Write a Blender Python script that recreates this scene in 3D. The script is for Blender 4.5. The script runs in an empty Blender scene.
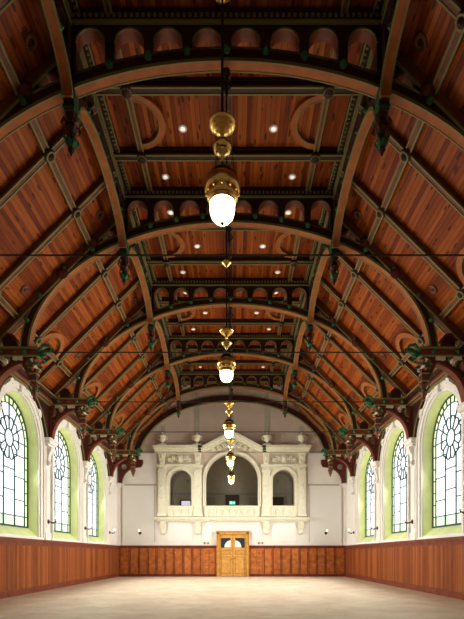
import bpy, bmesh, math, random
from math import sin, cos, pi, sqrt, radians
from mathutils import Vector, Matrix
random.seed(7)
SC = bpy.context.scene
COL = SC.collection

# ------------------------------------------------------------------ camera, world, exposure
cam_d = bpy.data.cameras.new('camera'); cam = bpy.data.objects.new('camera', cam_d); COL.objects.link(cam)
cam.location = (0.145, 0, 1.27); cam.rotation_euler = (pi/2, 0, 0)
cam_d.sensor_fit = 'HORIZONTAL'; cam_d.sensor_width = 36; cam_d.lens = 36
cam_d.shift_x = -2.5/464; cam_d.shift_y = 245/464
cam_d.clip_start = .05; cam_d.clip_end = 200
SC.camera = cam
w = bpy.data.worlds.new('world'); SC.world = w; w.use_nodes = True
w.node_tree.nodes['Background'].inputs[0].default_value = (.75, .87, 1, 1)
w.node_tree.nodes['Background'].inputs[1].default_value = 1.0
SC.view_settings.view_transform = 'Standard'; SC.view_settings.look = 'None'
SC.view_settings.gamma = 1; SC.view_settings.use_curve_mapping = False
SC.view_settings.exposure = 0.5
DAY = .95         # brightness of the daylit clear glass
LAMP = 7.0        # brightness of the lamp globes
DAYLIGHT = 375     # watts of daylight entering each window
for _sx in (-1, 1):
    for _i in range(4):
        _l = bpy.data.lights.new('window_daylight', 'AREA'); _l.shape = 'RECTANGLE'; _l.size = 2.3; _l.size_y = 3.6
        _l.energy = DAYLIGHT*(.08, .85, 1, 1.15)[_i]; _l.color = (1, .955, .88); _l.spread = radians(122)
        _o = bpy.data.objects.new('window_daylight', _l); COL.objects.link(_o)
        _o.location = (_sx*6.86, 10.42+4.06*_i, 4.0); _o.rotation_euler = (radians(72), 0, pi/2 if _sx > 0 else -pi/2)   # skylight falls in from above

# ------------------------------------------------------------------ hall dimensions (metres)
HW = 6.6                     # half width
YB = 26.8                    # back wall
YF = -3.0                    # wall behind the camera
BAY = 4.06
TR = [8.45 + BAY*i for i in range(5)]          # truss positions
WIN = [10.42 + BAY*i for i in range(4)]        # window centres
ZC = 11.05                   # flat ceiling
XC = 2.83                    # half width of flat ceiling
SL = 13.45                   # slope: z = SL - |x|

# ------------------------------------------------------------------ materials
def mat(name, col, rough=.6, metal=0, emit=None, es=0, var=0, vscale=3, spec=.25, bump=0, bscale=30):
    m = bpy.data.materials.new(name); m.use_nodes = True
    nt = m.node_tree; b = nt.nodes['Principled BSDF']
    b.inputs['Base Color'].default_value = (*col, 1)
    b.inputs['Roughness'].default_value = rough; b.inputs['Metallic'].default_value = metal
    b.inputs['Specular IOR Level'].default_value = spec
    if emit: b.inputs['Emission Color'].default_value = (*emit, 1); b.inputs['Emission Strength'].default_value = es
    if var or bump:
        tc = nt.nodes.new('ShaderNodeTexCoord')
    if var:
        n = nt.nodes.new('ShaderNodeTexNoise'); n.inputs['Scale'].default_value = vscale; n.inputs['Detail'].default_value = 5
        nt.links.new(tc.outputs['Object'], n.inputs['Vector'])
        r = nt.nodes.new('ShaderNodeValToRGB')
        r.color_ramp.elements[0].position = .3; r.color_ramp.elements[1].position = .7
        r.color_ramp.elements[0].color = (*[c*(1-var) for c in col], 1)
        r.color_ramp.elements[1].color = (*[min(1, c*(1+var)) for c in col], 1)
        nt.links.new(n.outputs['Fac'], r.inputs['Fac']); nt.links.new(r.outputs['Color'], b.inputs['Base Color'])
    if bump:
        n2 = nt.nodes.new('ShaderNodeTexNoise'); n2.inputs['Scale'].default_value = bscale
        nt.links.new(tc.outputs['Object'], n2.inputs['Vector'])
        bp = nt.nodes.new('ShaderNodeBump'); bp.inputs['Strength'].default_value = bump; bp.inputs['Distance'].default_value = .02
        nt.links.new(n2.outputs['Fac'], bp.inputs['Height']); nt.links.new(bp.outputs['Normal'], b.inputs['Normal'])
    return m

def boards(name, c1, c2, c3, width=.12, rough=.45, knots=True, gap=.35):
    """boarding laid along v of the UV map, boards counted along u (metres)"""
    m = bpy.data.materials.new(name); m.use_nodes = True
    nt = m.node_tree; N = nt.nodes.new; L = nt.links.new; b = nt.nodes['Principled BSDF']
    b.inputs['Roughness'].default_value = rough; b.inputs['Specular IOR Level'].default_value = .12
    uv = N('ShaderNodeUVMap'); uv.uv_map = 'UVMap'
    sep = N('ShaderNodeSeparateXYZ'); L(uv.outputs[0], sep.inputs[0])
    def M(op, a, bb=None):
        n = N('ShaderNodeMath'); n.operation = op
        for i, v in enumerate((a, bb)):
            if v is None: continue
            if isinstance(v, (int, float)): n.inputs[i].default_value = v
            else: L(v, n.inputs[i])
        return n.outputs[0]
    ud = M('DIVIDE', sep.outputs[0], width); fl = M('FLOOR', ud); fr = M('FRACT', ud)
    wn = N('ShaderNodeTexWhiteNoise'); wn.noise_dimensions = '1D'; L(fl, wn.inputs['W'])
    # long grain
    cmb = N('ShaderNodeCombineXYZ'); L(M('MULTIPLY', sep.outputs[0], 22), cmb.inputs[0]); L(M('MULTIPLY', sep.outputs[1], 1.3), cmb.inputs[1]); L(M('MULTIPLY', wn.outputs[0], 50), cmb.inputs[2])
    ns = N('ShaderNodeTexNoise'); ns.inputs['Scale'].default_value = 1; ns.inputs['Detail'].default_value = 4; L(cmb.outputs[0], ns.inputs['Vector'])
    f = M('ADD', M('MULTIPLY', wn.outputs[0], .55), M('MULTIPLY', ns.outputs['Fac'], .55))
    r = N('ShaderNodeValToRGB'); e = r.color_ramp.elements
    e[0].position = .2; e[0].color = (*c1, 1); e[1].position = .85; e[1].color = (*c3, 1)
    x = r.color_ramp.elements.new(.5); x.color = (*c2, 1)
    L(f, r.inputs['Fac'])
    out = r.outputs['Color']
    if knots:
        c2b = N('ShaderNodeCombineXYZ'); L(M('MULTIPLY', sep.outputs[0], 1/width), c2b.inputs[0]); L(M('MULTIPLY', sep.outputs[1], 2.6), c2b.inputs[1])
        vo = N('ShaderNodeTexVoronoi'); vo.inputs['Scale'].default_value = .8; L(c2b.outputs[0], vo.inputs['Vector'])
        k = M('LESS_THAN', vo.outputs['Distance'], .2)
        mx = N('ShaderNodeMix'); mx.data_type = 'RGBA'; L(M('MULTIPLY', k, .75), mx.inputs['Factor']); L(out, mx.inputs['A']); mx.inputs['B'].default_value = (c1[0]*.3, c1[1]*.3, c1[2]*.3, 1)
        out = mx.outputs['Result']
    g = M('LESS_THAN', fr, .11)
    mg = N('ShaderNodeMix'); mg.data_type = 'RGBA'; L(M('MULTIPLY', g, 1-gap), mg.inputs['Factor']); L(out, mg.inputs['A']); mg.inputs['B'].default_value = (c1[0]*.35, c1[1]*.35, c1[2]*.35, 1)
    L(mg.outputs['Result'], b.inputs['Base Color'])
    bp = N('ShaderNodeBump'); bp.inputs['Strength'].default_value = .6; bp.inputs['Distance'].default_value = .012; bp.invert = True
    L(g, bp.inputs['Height']); L(bp.outputs['Normal'], b.inputs['Normal'])
    return m

M = {}
M['boards'] = boards('pine_boards', (.11, .016, .004), (.25, .050, .007), (.40, .105, .015), .105)
M['wainscot'] = boards('wainscot_planks', (.15, .034, .010), (.25, .066, .018), (.35, .105, .030), .14, knots=False)
M['panel'] = mat('red_brown_panel', (.40, .115, .026), .45, var=.35, vscale=4)
M['panel_light'] = mat('amber_panel', (.46, .145, .034), .45, var=.3, vscale=5)
M['oak'] = mat('yellow_oak', (.62, .32, .075), .4, var=.18, vscale=6)
M['oak_dark'] = mat('oak_frame', (.48, .23, .055), .45, var=.15, vscale=6)
M['dark'] = mat('dark_stained_wood', (.045, .014, .010), .45, var=.3, vscale=5)
M['rib'] = mat('brown_moulding', (.16, .052, .020), .5, var=.25, vscale=6)
M['red'] = mat('red_brown_wood', (.16, .034, .015), .45, var=.3, vscale=5)
M['red_bright'] = mat('bright_red_brown_paint', (.30, .055, .022), .45)
M['dark_red'] = mat('dark_red_brown_wood', (.095, .02, .011), .45, var=.3, vscale=5)
M['orange'] = mat('orange_wood', (.34, .095, .02), .45, var=.2, vscale=5)
M['olive'] = mat('olive_painted_edge', (.21, .185, .07), .6)
M['green'] = mat('green_paint', (.025, .11, .04), .4, var=.3, vscale=20)
M['cream'] = mat('cream_paint', (.66, .55, .40), .6)
M['iron'] = mat('black_iron', (.015, .014, .013), .4)
M['gold'] = mat('polished_brass', (1.0, .74, .26), .25, metal=1)
M['plaster'] = mat('white_plaster', (.80, .775, .73), .75, var=.04, vscale=1.5)
M['plaster_pink'] = mat('warm_grey_plaster', (.60, .50, .435), .8, var=.05, vscale=1.5)
M['plaster_white'] = mat('white_panel_plaster', (.80, .80, .77), .7)
M['stone'] = mat('greenish_cream_stone', (.76, .745, .585), .7, var=.06, vscale=6)
M['stone_ground'] = mat('beige_relief_ground', (.60, .51, .40), .75, var=.05)
M['stone_strip'] = mat('grey_green_stone', (.44, .43, .34), .7)
M['reveal'] = mat('pale_green_reveal', (.80, .90, .44), .35, var=.1, vscale=2)  # pale yellow-green base colour for the window reveals, slightly mottled
M['lead'] = mat('window_lead', (.03, .065, .07), .5)
def glass(name, c, s):
    return mat(name, (.5, .5, .5), .2, emit=c, es=s, var=0)
M['clear'] = glass('daylit_clear_glass', (.86, .95, 1.0), DAY)
M['limeglass'] = glass('daylit_lime_glass', (.66, .90, .30), .78)
M['greenglass'] = glass('daylit_green_glass', (.50, .90, .55), .62)
M['globe'] = mat('opal_globe', (.9, .85, .75), .3, emit=(1, .78, .42), es=LAMP)
M['bulb'] = mat('candle_bulb', (.9, .85, .75), .3, emit=(1, .72, .42), es=9)
M['spot'] = mat('white_spotlight', (.8, .76, .7), .4, emit=(1, .9, .8), es=.5)
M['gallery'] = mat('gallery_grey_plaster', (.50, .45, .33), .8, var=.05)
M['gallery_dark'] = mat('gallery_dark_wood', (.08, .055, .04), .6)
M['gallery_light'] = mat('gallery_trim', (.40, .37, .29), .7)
M['doorglass'] = mat('dark_door_glass', (.03, .04, .05), .08)
M['exit'] = mat('lit_exit_sign_green', (.02, .4, .2), .4, emit=(.05, .75, .42), es=.7)
M['exit_white'] = mat('lit_exit_sign_white', (.9, .9, .9), .4, emit=(.8, 1, .9), es=.9)
M['lilacglass'] = mat('lilac_lit_glass', (.5, .5, .6), .3, emit=(.62, .58, .72), es=.7)

def floor_mat():
    m = mat('pale_parquet', (.70, .60, .46), .38)
    nt = m.node_tree; N = nt.nodes.new; L = nt.links.new; b = nt.nodes['Principled BSDF']
    tc = N('ShaderNodeTexCoord')
    n1 = N('ShaderNodeTexNoise'); n1.inputs['Scale'].default_value = 1.1; n1.inputs['Detail'].default_value = 8; n1.inputs['Roughness'].default_value = .7
    L(tc.outputs['Object'], n1.inputs['Vector'])
    br = N('ShaderNodeTexBrick'); br.inputs['Scale'].default_value = 2.2; br.inputs['Mortar Size'].default_value = .006
    br.inputs['Color1'].default_value = (.90, .90, .90, 1); br.inputs['Color2'].default_value = (1, 1, 1, 1); br.inputs['Mortar'].default_value = (.86, .85, .83, 1)
    mp = N('ShaderNodeMapping'); mp.inputs['Rotation'].default_value[2] = radians(45); L(tc.outputs['Object'], mp.inputs[0]); L(mp.outputs[0], br.inputs['Vector'])
    r = N('ShaderNodeValToRGB'); r.color_ramp.elements[0].position = .32; r.color_ramp.elements[0].color = (.53, .415, .29, 1)
    r.color_ramp.elements[1].position = .66; r.color_ramp.elements[1].color = (.74, .64, .49, 1)
    L(n1.outputs['Fac'], r.inputs[0])
    mx = N('ShaderNodeMix'); mx.data_type = 'RGBA'; mx.blend_type = 'MULTIPLY'; mx.inputs['Factor'].default_value = 1
    L(r.outputs[0], mx.inputs['A']); L(br.outputs['Color'], mx.inputs['B']); L(mx.outputs['Result'], b.inputs['Base Color'])
    return m
M['floor'] = floor_mat()

# ------------------------------------------------------------------ mesh builder
F_XZ = lambda u, v, w: (u, w, v)           # a drawing in x,z with depth along y
F_YZ = lambda u, v, w: (w, u, v)           # a drawing in y,z with depth along x
def shift(F, du=0, dv=0, dw=0): return lambda u, v, w: F(u+du, v+dv, w+dw)
def mirror(F): return lambda u, v, w: F(-u, v, w)

class MB:
    def __init__(s, F=None):
        s.v = []; s.f = []; s.m = []; s.uv = {}; s.F = F or (lambda u, v, w: (u, v, w)); s.sm = []
    def add(s, vs, fs, m=0, smooth=False, uvs=None, raw=False):
        o = len(s.v); s.v += [tuple(p) if raw else s.F(*p) for p in vs]
        for i, f in enumerate(fs):
            s.f.append([o+k for k in f]); s.m.append(m); s.sm.append(smooth)
            if uvs: s.uv[len(s.f)-1] = [uvs[k] for k in f]
        return s
    def box(s, u0, u1, v0, v1, w0, w1, m=0):
        vs = [(a, b, c) for a in (u0, u1) for b in (v0, v1) for c in (w0, w1)]
        return s.add(vs, [(0,1,3,2), (4,6,7,5), (0,4,5,1), (2,3,7,6), (0,2,6,4), (1,5,7,3)], m)
    def prism(s, poly, w0, w1, m=0):
        n = len(poly); vs = [(u, v, w0) for u, v in poly] + [(u, v, w1) for u, v in poly]
        fs = [tuple(range(n)), tuple(range(2*n-1, n-1, -1))] + [(i, (i+1) % n, n+(i+1) % n, n+i) for i in range(n)]
        return s.add(vs, fs, m)
    def band(s, inner, outer, w0, w1, m=0, closed=False):
        """solid strip between two polylines of the drawing plane"""
        n = len(inner)
        vs = []
        for (a, b), (c, d) in zip(inner, outer): vs += [(a, b, w0), (c, d, w0), (c, d, w1), (a, b, w1)]
        fs = []
        for i in range(n-1 if not closed else n):
            j = (i+1) % n
            for k in range(4): fs.append((4*i+k, 4*i+(k+1) % 4, 4*j+(k+1) % 4, 4*j+k))
        if not closed: fs += [(0, 1, 2, 3), (4*n-1, 4*n-2, 4*n-3, 4*n-4)]
        return s.add(vs, fs, m)
    def tube(s, pts, r, n=6, m=0, caps=True):
        pts = [Vector(p) for p in pts]; vs = []; fs = []
        rr = r if isinstance(r, (list, tuple)) else [r]*len(pts)
        for i, p in enumerate(pts):
            t = (pts[min(i+1, len(pts)-1)] - pts[max(i-1, 0)]).normalized()
            a = t.orthogonal().normalized() if i == 0 else (pa - t*pa.dot(t)).normalized()
            pa = a; b = t.cross(a)
            for k in range(n):
                q = p + (a*cos(2*pi*k/n) + b*sin(2*pi*k/n))*rr[i]; vs.append(q)
        for i in range(len(pts)-1):
            for k in range(n): fs.append((i*n+k, i*n+(k+1) % n, (i+1)*n+(k+1) % n, (i+1)*n+k))
        if caps: fs += [tuple(range(n)), tuple(range(len(vs)-1, len(vs)-n-1, -1))]
        return s.add(vs, fs, m, True)
    def lathe(s, prof, c=(0, 0, 0), n=16, m=0, axis='z', smooth=True):
        vs = []; fs = []
        for r, h in prof:
            for k in range(n):
                a = 2*pi*k/n; x, y = r*cos(a), r*sin(a)
                p = {'z': (x, y, h), 'y': (x, h, y), 'x': (h, x, y)}[axis]
                vs.append((c[0]+p[0], c[1]+p[1], c[2]+p[2]))
        for i in range(len(prof)-1):
            for k in range(n): fs.append((i*n+k, i*n+(k+1) % n, (i+1)*n+(k+1) % n, (i+1)*n+k))
        fs += [tuple(range(n)), tuple(range(len(vs)-1, len(vs)-n-1, -1))]
        return s.add(vs, fs, m, smooth)
    def ball(s, c, rx, ry=None, rz=None, n=10, k=6, m=0):
        ry = ry or rx; rz = rz or rx
        vs = [(c[0], c[1], c[2]-rz)]; fs = []
        for i in range(1, k):
            t = -pi/2 + pi*i/k
            for j in range(n): vs.append((c[0]+rx*cos(t)*cos(2*pi*j/n), c[1]+ry*cos(t)*sin(2*pi*j/n), c[2]+rz*sin(t)))
        vs.append((c[0], c[1], c[2]+rz)); e = len(vs)-1
        for j in range(n):
            fs.append((0, 1+(j+1) % n, 1+j)); fs.append((e, 1+(k-2)*n+j, 1+(k-2)*n+(j+1) % n))
            for i in range(k-2): fs.append((1+i*n+j, 1+i*n+(j+1) % n, 1+(i+1)*n+(j+1) % n, 1+(i+1)*n+j))
        return s.add(vs, fs, m, True)
    def plate(s, outer, holes, w0, w1, m=0):
        cu = bpy.data.curves.new('t', 'CURVE'); cu.dimensions = '2D'; cu.fill_mode = 'BOTH'; cu.extrude = (w1-w0)/2
        for poly in [outer] + list(holes):
            sp = cu.splines.new('POLY'); sp.points.add(len(poly)-1)
            for p, (a, b) in zip(sp.points, poly): p.co = (a, b, 0, 1)
            sp.use_cyclic_u = True
        ob = bpy.data.objects.new('t', cu); COL.objects.link(ob)
        dg = bpy.context.evaluated_depsgraph_get(); me = bpy.data.meshes.new_from_object(ob.evaluated_get(dg))
        wc = (w0+w1)/2
        s.add([(v.co.x, v.co.y, v.co.z+wc) for v in me.vertices], [tuple(p.vertices) for p in me.polygons], m)
        bpy.data.objects.remove(ob); bpy.data.curves.remove(cu); bpy.data.meshes.remove(me)
        return s
    def build(s, name, mats, parent=None, kind=None, label=None):
        me = bpy.data.meshes.new(name); me.from_pydata(s.v, [], s.f)
        mats = mats if isinstance(mats, (list, tuple)) else [mats]
        for k in mats: me.materials.append(M[k])
        for p, mi, sm in zip(me.polygons, s.m, s.sm): p.material_index = mi; p.use_smooth = sm
        if s.uv:
            uvl = me.uv_layers.new(name='UVMap')
            for fi, uvs in s.uv.items():
                for li, q in zip(me.polygons[fi].loop_indices, uvs): uvl.data[li].uv = q
        bm = bmesh.new(); bm.from_mesh(me); bmesh.ops.remove_doubles(bm, verts=bm.verts, dist=1e-5)
        bmesh.ops.recalc_face_normals(bm, faces=bm.faces); bm.to_mesh(me); bm.free(); me.set_sharp_from_angle(angle=radians(32))
        o = bpy.data.objects.new(name, me); COL.objects.link(o)
        if parent is not None: o.parent = parent
        if kind: o['kind'] = kind
        if label: o['label'] = label
        return o

def empty(name, loc=(0, 0, 0), label=None, cat=None, group=None, kind=None, rz=0):
    o = bpy.data.objects.new(name, None); COL.objects.link(o); o.location = loc; o.rotation_euler = (0, 0, rz)
    o.empty_display_size = .2
    return tag(o, label, cat, group, kind)
def tag(o, label=None, cat=None, group=None, kind=None):
    if label: o['label'] = label
    if cat: o['category'] = cat
    if group: o['group'] = group
    if kind: o['kind'] = kind
    return o
def copy_tree(o, parent=None):
    c = o.copy(); COL.objects.link(c); c.parent = parent
    for ch in [x for x in o.children]:
        copy_tree(ch, c)
    return c
def arc(cx, cz, r, a0, a1, n=16, rz=None):
    rz = rz or r
    return [(cx + r*cos(radians(a0+(a1-a0)*i/n)), cz + rz*sin(radians(a0+(a1-a0)*i/n))) for i in range(n+1)]
def arch_poly(cx, z0, zt, hw, n=12):
    """round-headed opening outline: half width hw, sill z0, crown zt"""
    return [(cx-hw, z0)] + [(cx+hw, z0)] + arc(cx, zt-hw, hw, 0, 180, n)
def spiral(cx, cz, r0, turns, a0, n=14, w=0, sgn=1):
    return [(cx + r0*(1-.85*i/n)*cos(radians(a0)+sgn*2*pi*turns*i/n), cz + r0*(1-.85*i/n)*sin(radians(a0)+sgn*2*pi*turns*i/n), w) for i in range(n+1)]

# ================================================================== SHELL
def quad_uv(name, pts, uvs, m, kind='structure', parent=None, thick=None):
    b = MB(); b.add(pts, [tuple(range(len(pts)))], 0, uvs=uvs); return b.build(name, m, parent, kind)
fl = MB(); fl.box(-HW-.4, HW+.4, YF, YB+.3, -.2, 0); fl.build('floor', 'floor', kind='structure')

# --- ceiling: flat boarding, two slopes
ceil = MB(); XF = XC+.09
ceil.add([(-XF, YF, ZC), (XF, YF, ZC), (XF, YB, ZC), (-XF, YB, ZC)], [(0, 1, 2, 3)], 0, uvs=[(-XF, YF), (XF, YF), (XF, YB), (-XF, YB)])
CE = ceil.build('ceiling', 'boards', kind='structure')
RB = empty('trim_5', (0, 0, 0), kind='structure')      # ribs, purlins and bosses of the ceiling
for sx, nm in ((-1, 'left'), (1, 'right')):
    ceil = MB(); x0, x1 = XF, HW+.1
    l0, l1 = x0*sqrt(2)+20*(sx+2), x1*sqrt(2)+20*(sx+2)
    ceil.add([(sx*x0, YF, SL-x0), (sx*x1, YF, SL-x1), (sx*x1, YB, SL-x1), (sx*x0, YB, SL-x0)], [(0, 1, 2, 3)], 0,
             uvs=[(l0, YF), (l1, YF), (l1, YB), (l0, YB)])
    ceil.build('ceiling_'+nm, 'boards', kind='structure')
    # upright fascia between slope and flat part
    f = MB(); f.box(min(sx*XF, sx*(XF+.04)), max(sx*XF, sx*(XF+.04)), YF, YB, SL-XF-.08, ZC); f.build('wall_fascia_'+nm, 'dark', kind='structure')

def olive_beam(F, u0, u1, v0, v1, w0, w1, run='w', mb=None, e=.017):
    """bar running along w, with olive fillets along its lower corners"""
    mb = mb or MB(F)
    mb.box(u0, u1, v0, v1, w0, w1, 0)
    for c in (u0, u1): mb.box(c-e, c+e, v0-e*.8, v0+e*1.6, w0, w1, 1)
    return mb

def slopeF(sx):   # u along y, v = depth below the boards (negative = towards room), w = distance down the slope from the fascia
    q = 1/sqrt(2)
    return lambda u, v, w: (sx*(XC + w*q + v*q), u, SL - XC - w*q + v*q)
LS = (HW-XC)*sqrt(2)
TH = [t + k for t in [TR[0]-BAY] + TR for k in (BAY*.29, BAY*.69)]
TH = [t for t in TH if t < YB-.3]
XP = [3.80, 5.75]
# rafters
for y in TH:
    for sx in (-1, 1):
        olive_beam(slopeF(sx), y-.06, y+.06, -.13, .0, 0, LS).build('rafter', ['rib', 'olive'], RB)
    b = MB(lambda u, v, w: (w, u, v)); olive_beam(None, y-.07, y+.07, ZC-.16, ZC, -XC, XC, mb=b); b.box(y-.12, y+.12, ZC-.05, ZC, -XC, XC, 0)
    b.build('cross_beam', ['dark', 'olive'], RB)
# purlins
for sx in (-1, 1):
    for xp in XP:
        w = (xp-XC)*sqrt(2); F = slopeF(sx)
        b = MB(lambda u, v, ww, F=F: F(ww, v, u))
        olive_beam(None, w-.06, w+.06, -.12, 0, YF, YB, mb=b); b.build('purlin', ['rib', 'olive'], RB)
        for y in TH:
            c = F(y, -.15, w)
            m = MB(); nx, nz = sx*(-1)/sqrt(2), -1/sqrt(2)
            ax = Vector((-sx, 0, -1)).normalized()
            p0 = Vector(F(y, -.08, w))
            m.tube([p0, p0+ax*.07, p0+ax*.10, p0+ax*.14, p0+ax*.17], [.135, .135, .10, .07, .02], 10, 0)
            m.tube([p0+ax*.10, p0+ax*.125], [.115, .115], 10, 1)
            m.build('boss', ['dark', 'olive'], RB)
    # flat ceiling ribs and beaded edge moulding
    b = MB(lambda u, v, w: (u, w, v)); olive_beam(None, sx*2.1-.05, sx*2.1+.05, ZC-.10, ZC, YF, YB, mb=b); b.build('ceiling_rib', ['rib', 'olive'], RB)
    for y in TH:
        m = MB(); m.lathe([(.13, 0), (.13, -.05), (.09, -.06), (.10, -.09), (.04, -.13), (.01, -.14)], (sx*2.1, y, ZC-.14), 10, 0); m.lathe([(.115, 0), (.115, -.02)], (sx*2.1, y, ZC-.2), 10, 1); m.build('boss', ['dark', 'olive'], RB)
    b = MB(); b.box(sx*2.70-.09, sx*2.70+.09, YF, YB, ZC-.09, ZC, 0)
    for k in range(int((YB-6)/.11)):
        b.ball((sx*2.68, 6+k*.11, ZC-.10), .034, n=5, k=4, m=1)
    for dx in (-.075, .075): b.box(sx*2.70+dx-.015, sx*2.70+dx+.015, YF, YB, ZC-.11, ZC-.08, 1)
    b.build('beaded_moulding', ['dark', 'olive'], RB)
b = MB(); b.box(-.06, .06, YF, YB, ZC-.10, ZC); b.build('ridge_rib', 'dark', RB)

# curved ribs: half rings in the middle third of each bay
def ring_half(F, cu, cv_w, r, sgn, t=.14, d=.09):
    """half ring bulging along +/-w, on the boards"""
    b = MB(F); n = 14
    inn = []; 
    for i in range(n+1):
        a = -pi/2 + pi*i/n
        for rr in (r-t/2, r+t/2):
            for v in (0, -d): inn.append((cu+rr*sin(a), v, cv_w+sgn*rr*cos(a)))
    fs = []
    for i in range(n):
        o = 4*i; q = o+4
        fs += [(o, o+1, q+1, q), (o+1, o+3, q+3, q+1), (o+3, o+2, q+2, q+3), (o+2, o, q, q+2)]
    b.add(inn, fs, 0)
    # olive line on the inner edge
    b.tube([(cu+(r-t/2)*sin(-pi/2+pi*i/n), -d, cv_w+sgn*(r-t/2)*cos(-pi/2+pi*i/n)) for i in range(n+1)], .014, 4, 1)
    return b
MIDS = [t + BAY*.49 for t in [TR[0]-BAY] + TR[:4]]
for y in MIDS:
    for sx in (-1, 1):
        Ff = lambda u, v, w, sx=sx: (sx*w, u, ZC+v)
        ring_half(Ff, y, 2.08, .60, -1).build('curved_rib', ['orange', 'olive'], RB)
        F = slopeF(sx)
        ring_half(F, y, (XP[1]-XC)*sqrt(2), .58, -1).build('curved_rib', ['orange', 'olive'], RB)
        ring_half(F, y, (XP[1]-XC)*sqrt(2)+.08, .52, 1).build('curved_rib', ['orange', 'olive'], RB)
    for dy in (-BAY/3, BAY/3):
        if y+dy > 8.6:
            pass

# --- side walls with window openings
ZSILL, ZTOP, WH = 1.88, 6.30, 1.40
def wall_side(sx, name):
    b = MB(F_YZ)
    holes = [arch_poly(y, ZSILL-.02, ZTOP+.02, WH, 24) for y in WIN]
    w0, w1 = sorted((sx*HW, sx*(HW+.38)))
    b.plate([(YF, 0), (YB+.1, 0), (YB+.1, SL-HW+.1), (YF, SL-HW+.1)], holes, w0, w1, 0)
    return b.build(name, 'plaster', kind='structure')
WL = wall_side(-1, 'wall_left'); WR = wall_side(1, 'wall_right')
b = MB(); b.box(-HW-.3, HW+.3, YF-.2, YF, 0, ZC+.1); b.build('wall_front', 'plaster', kind='structure')

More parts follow.
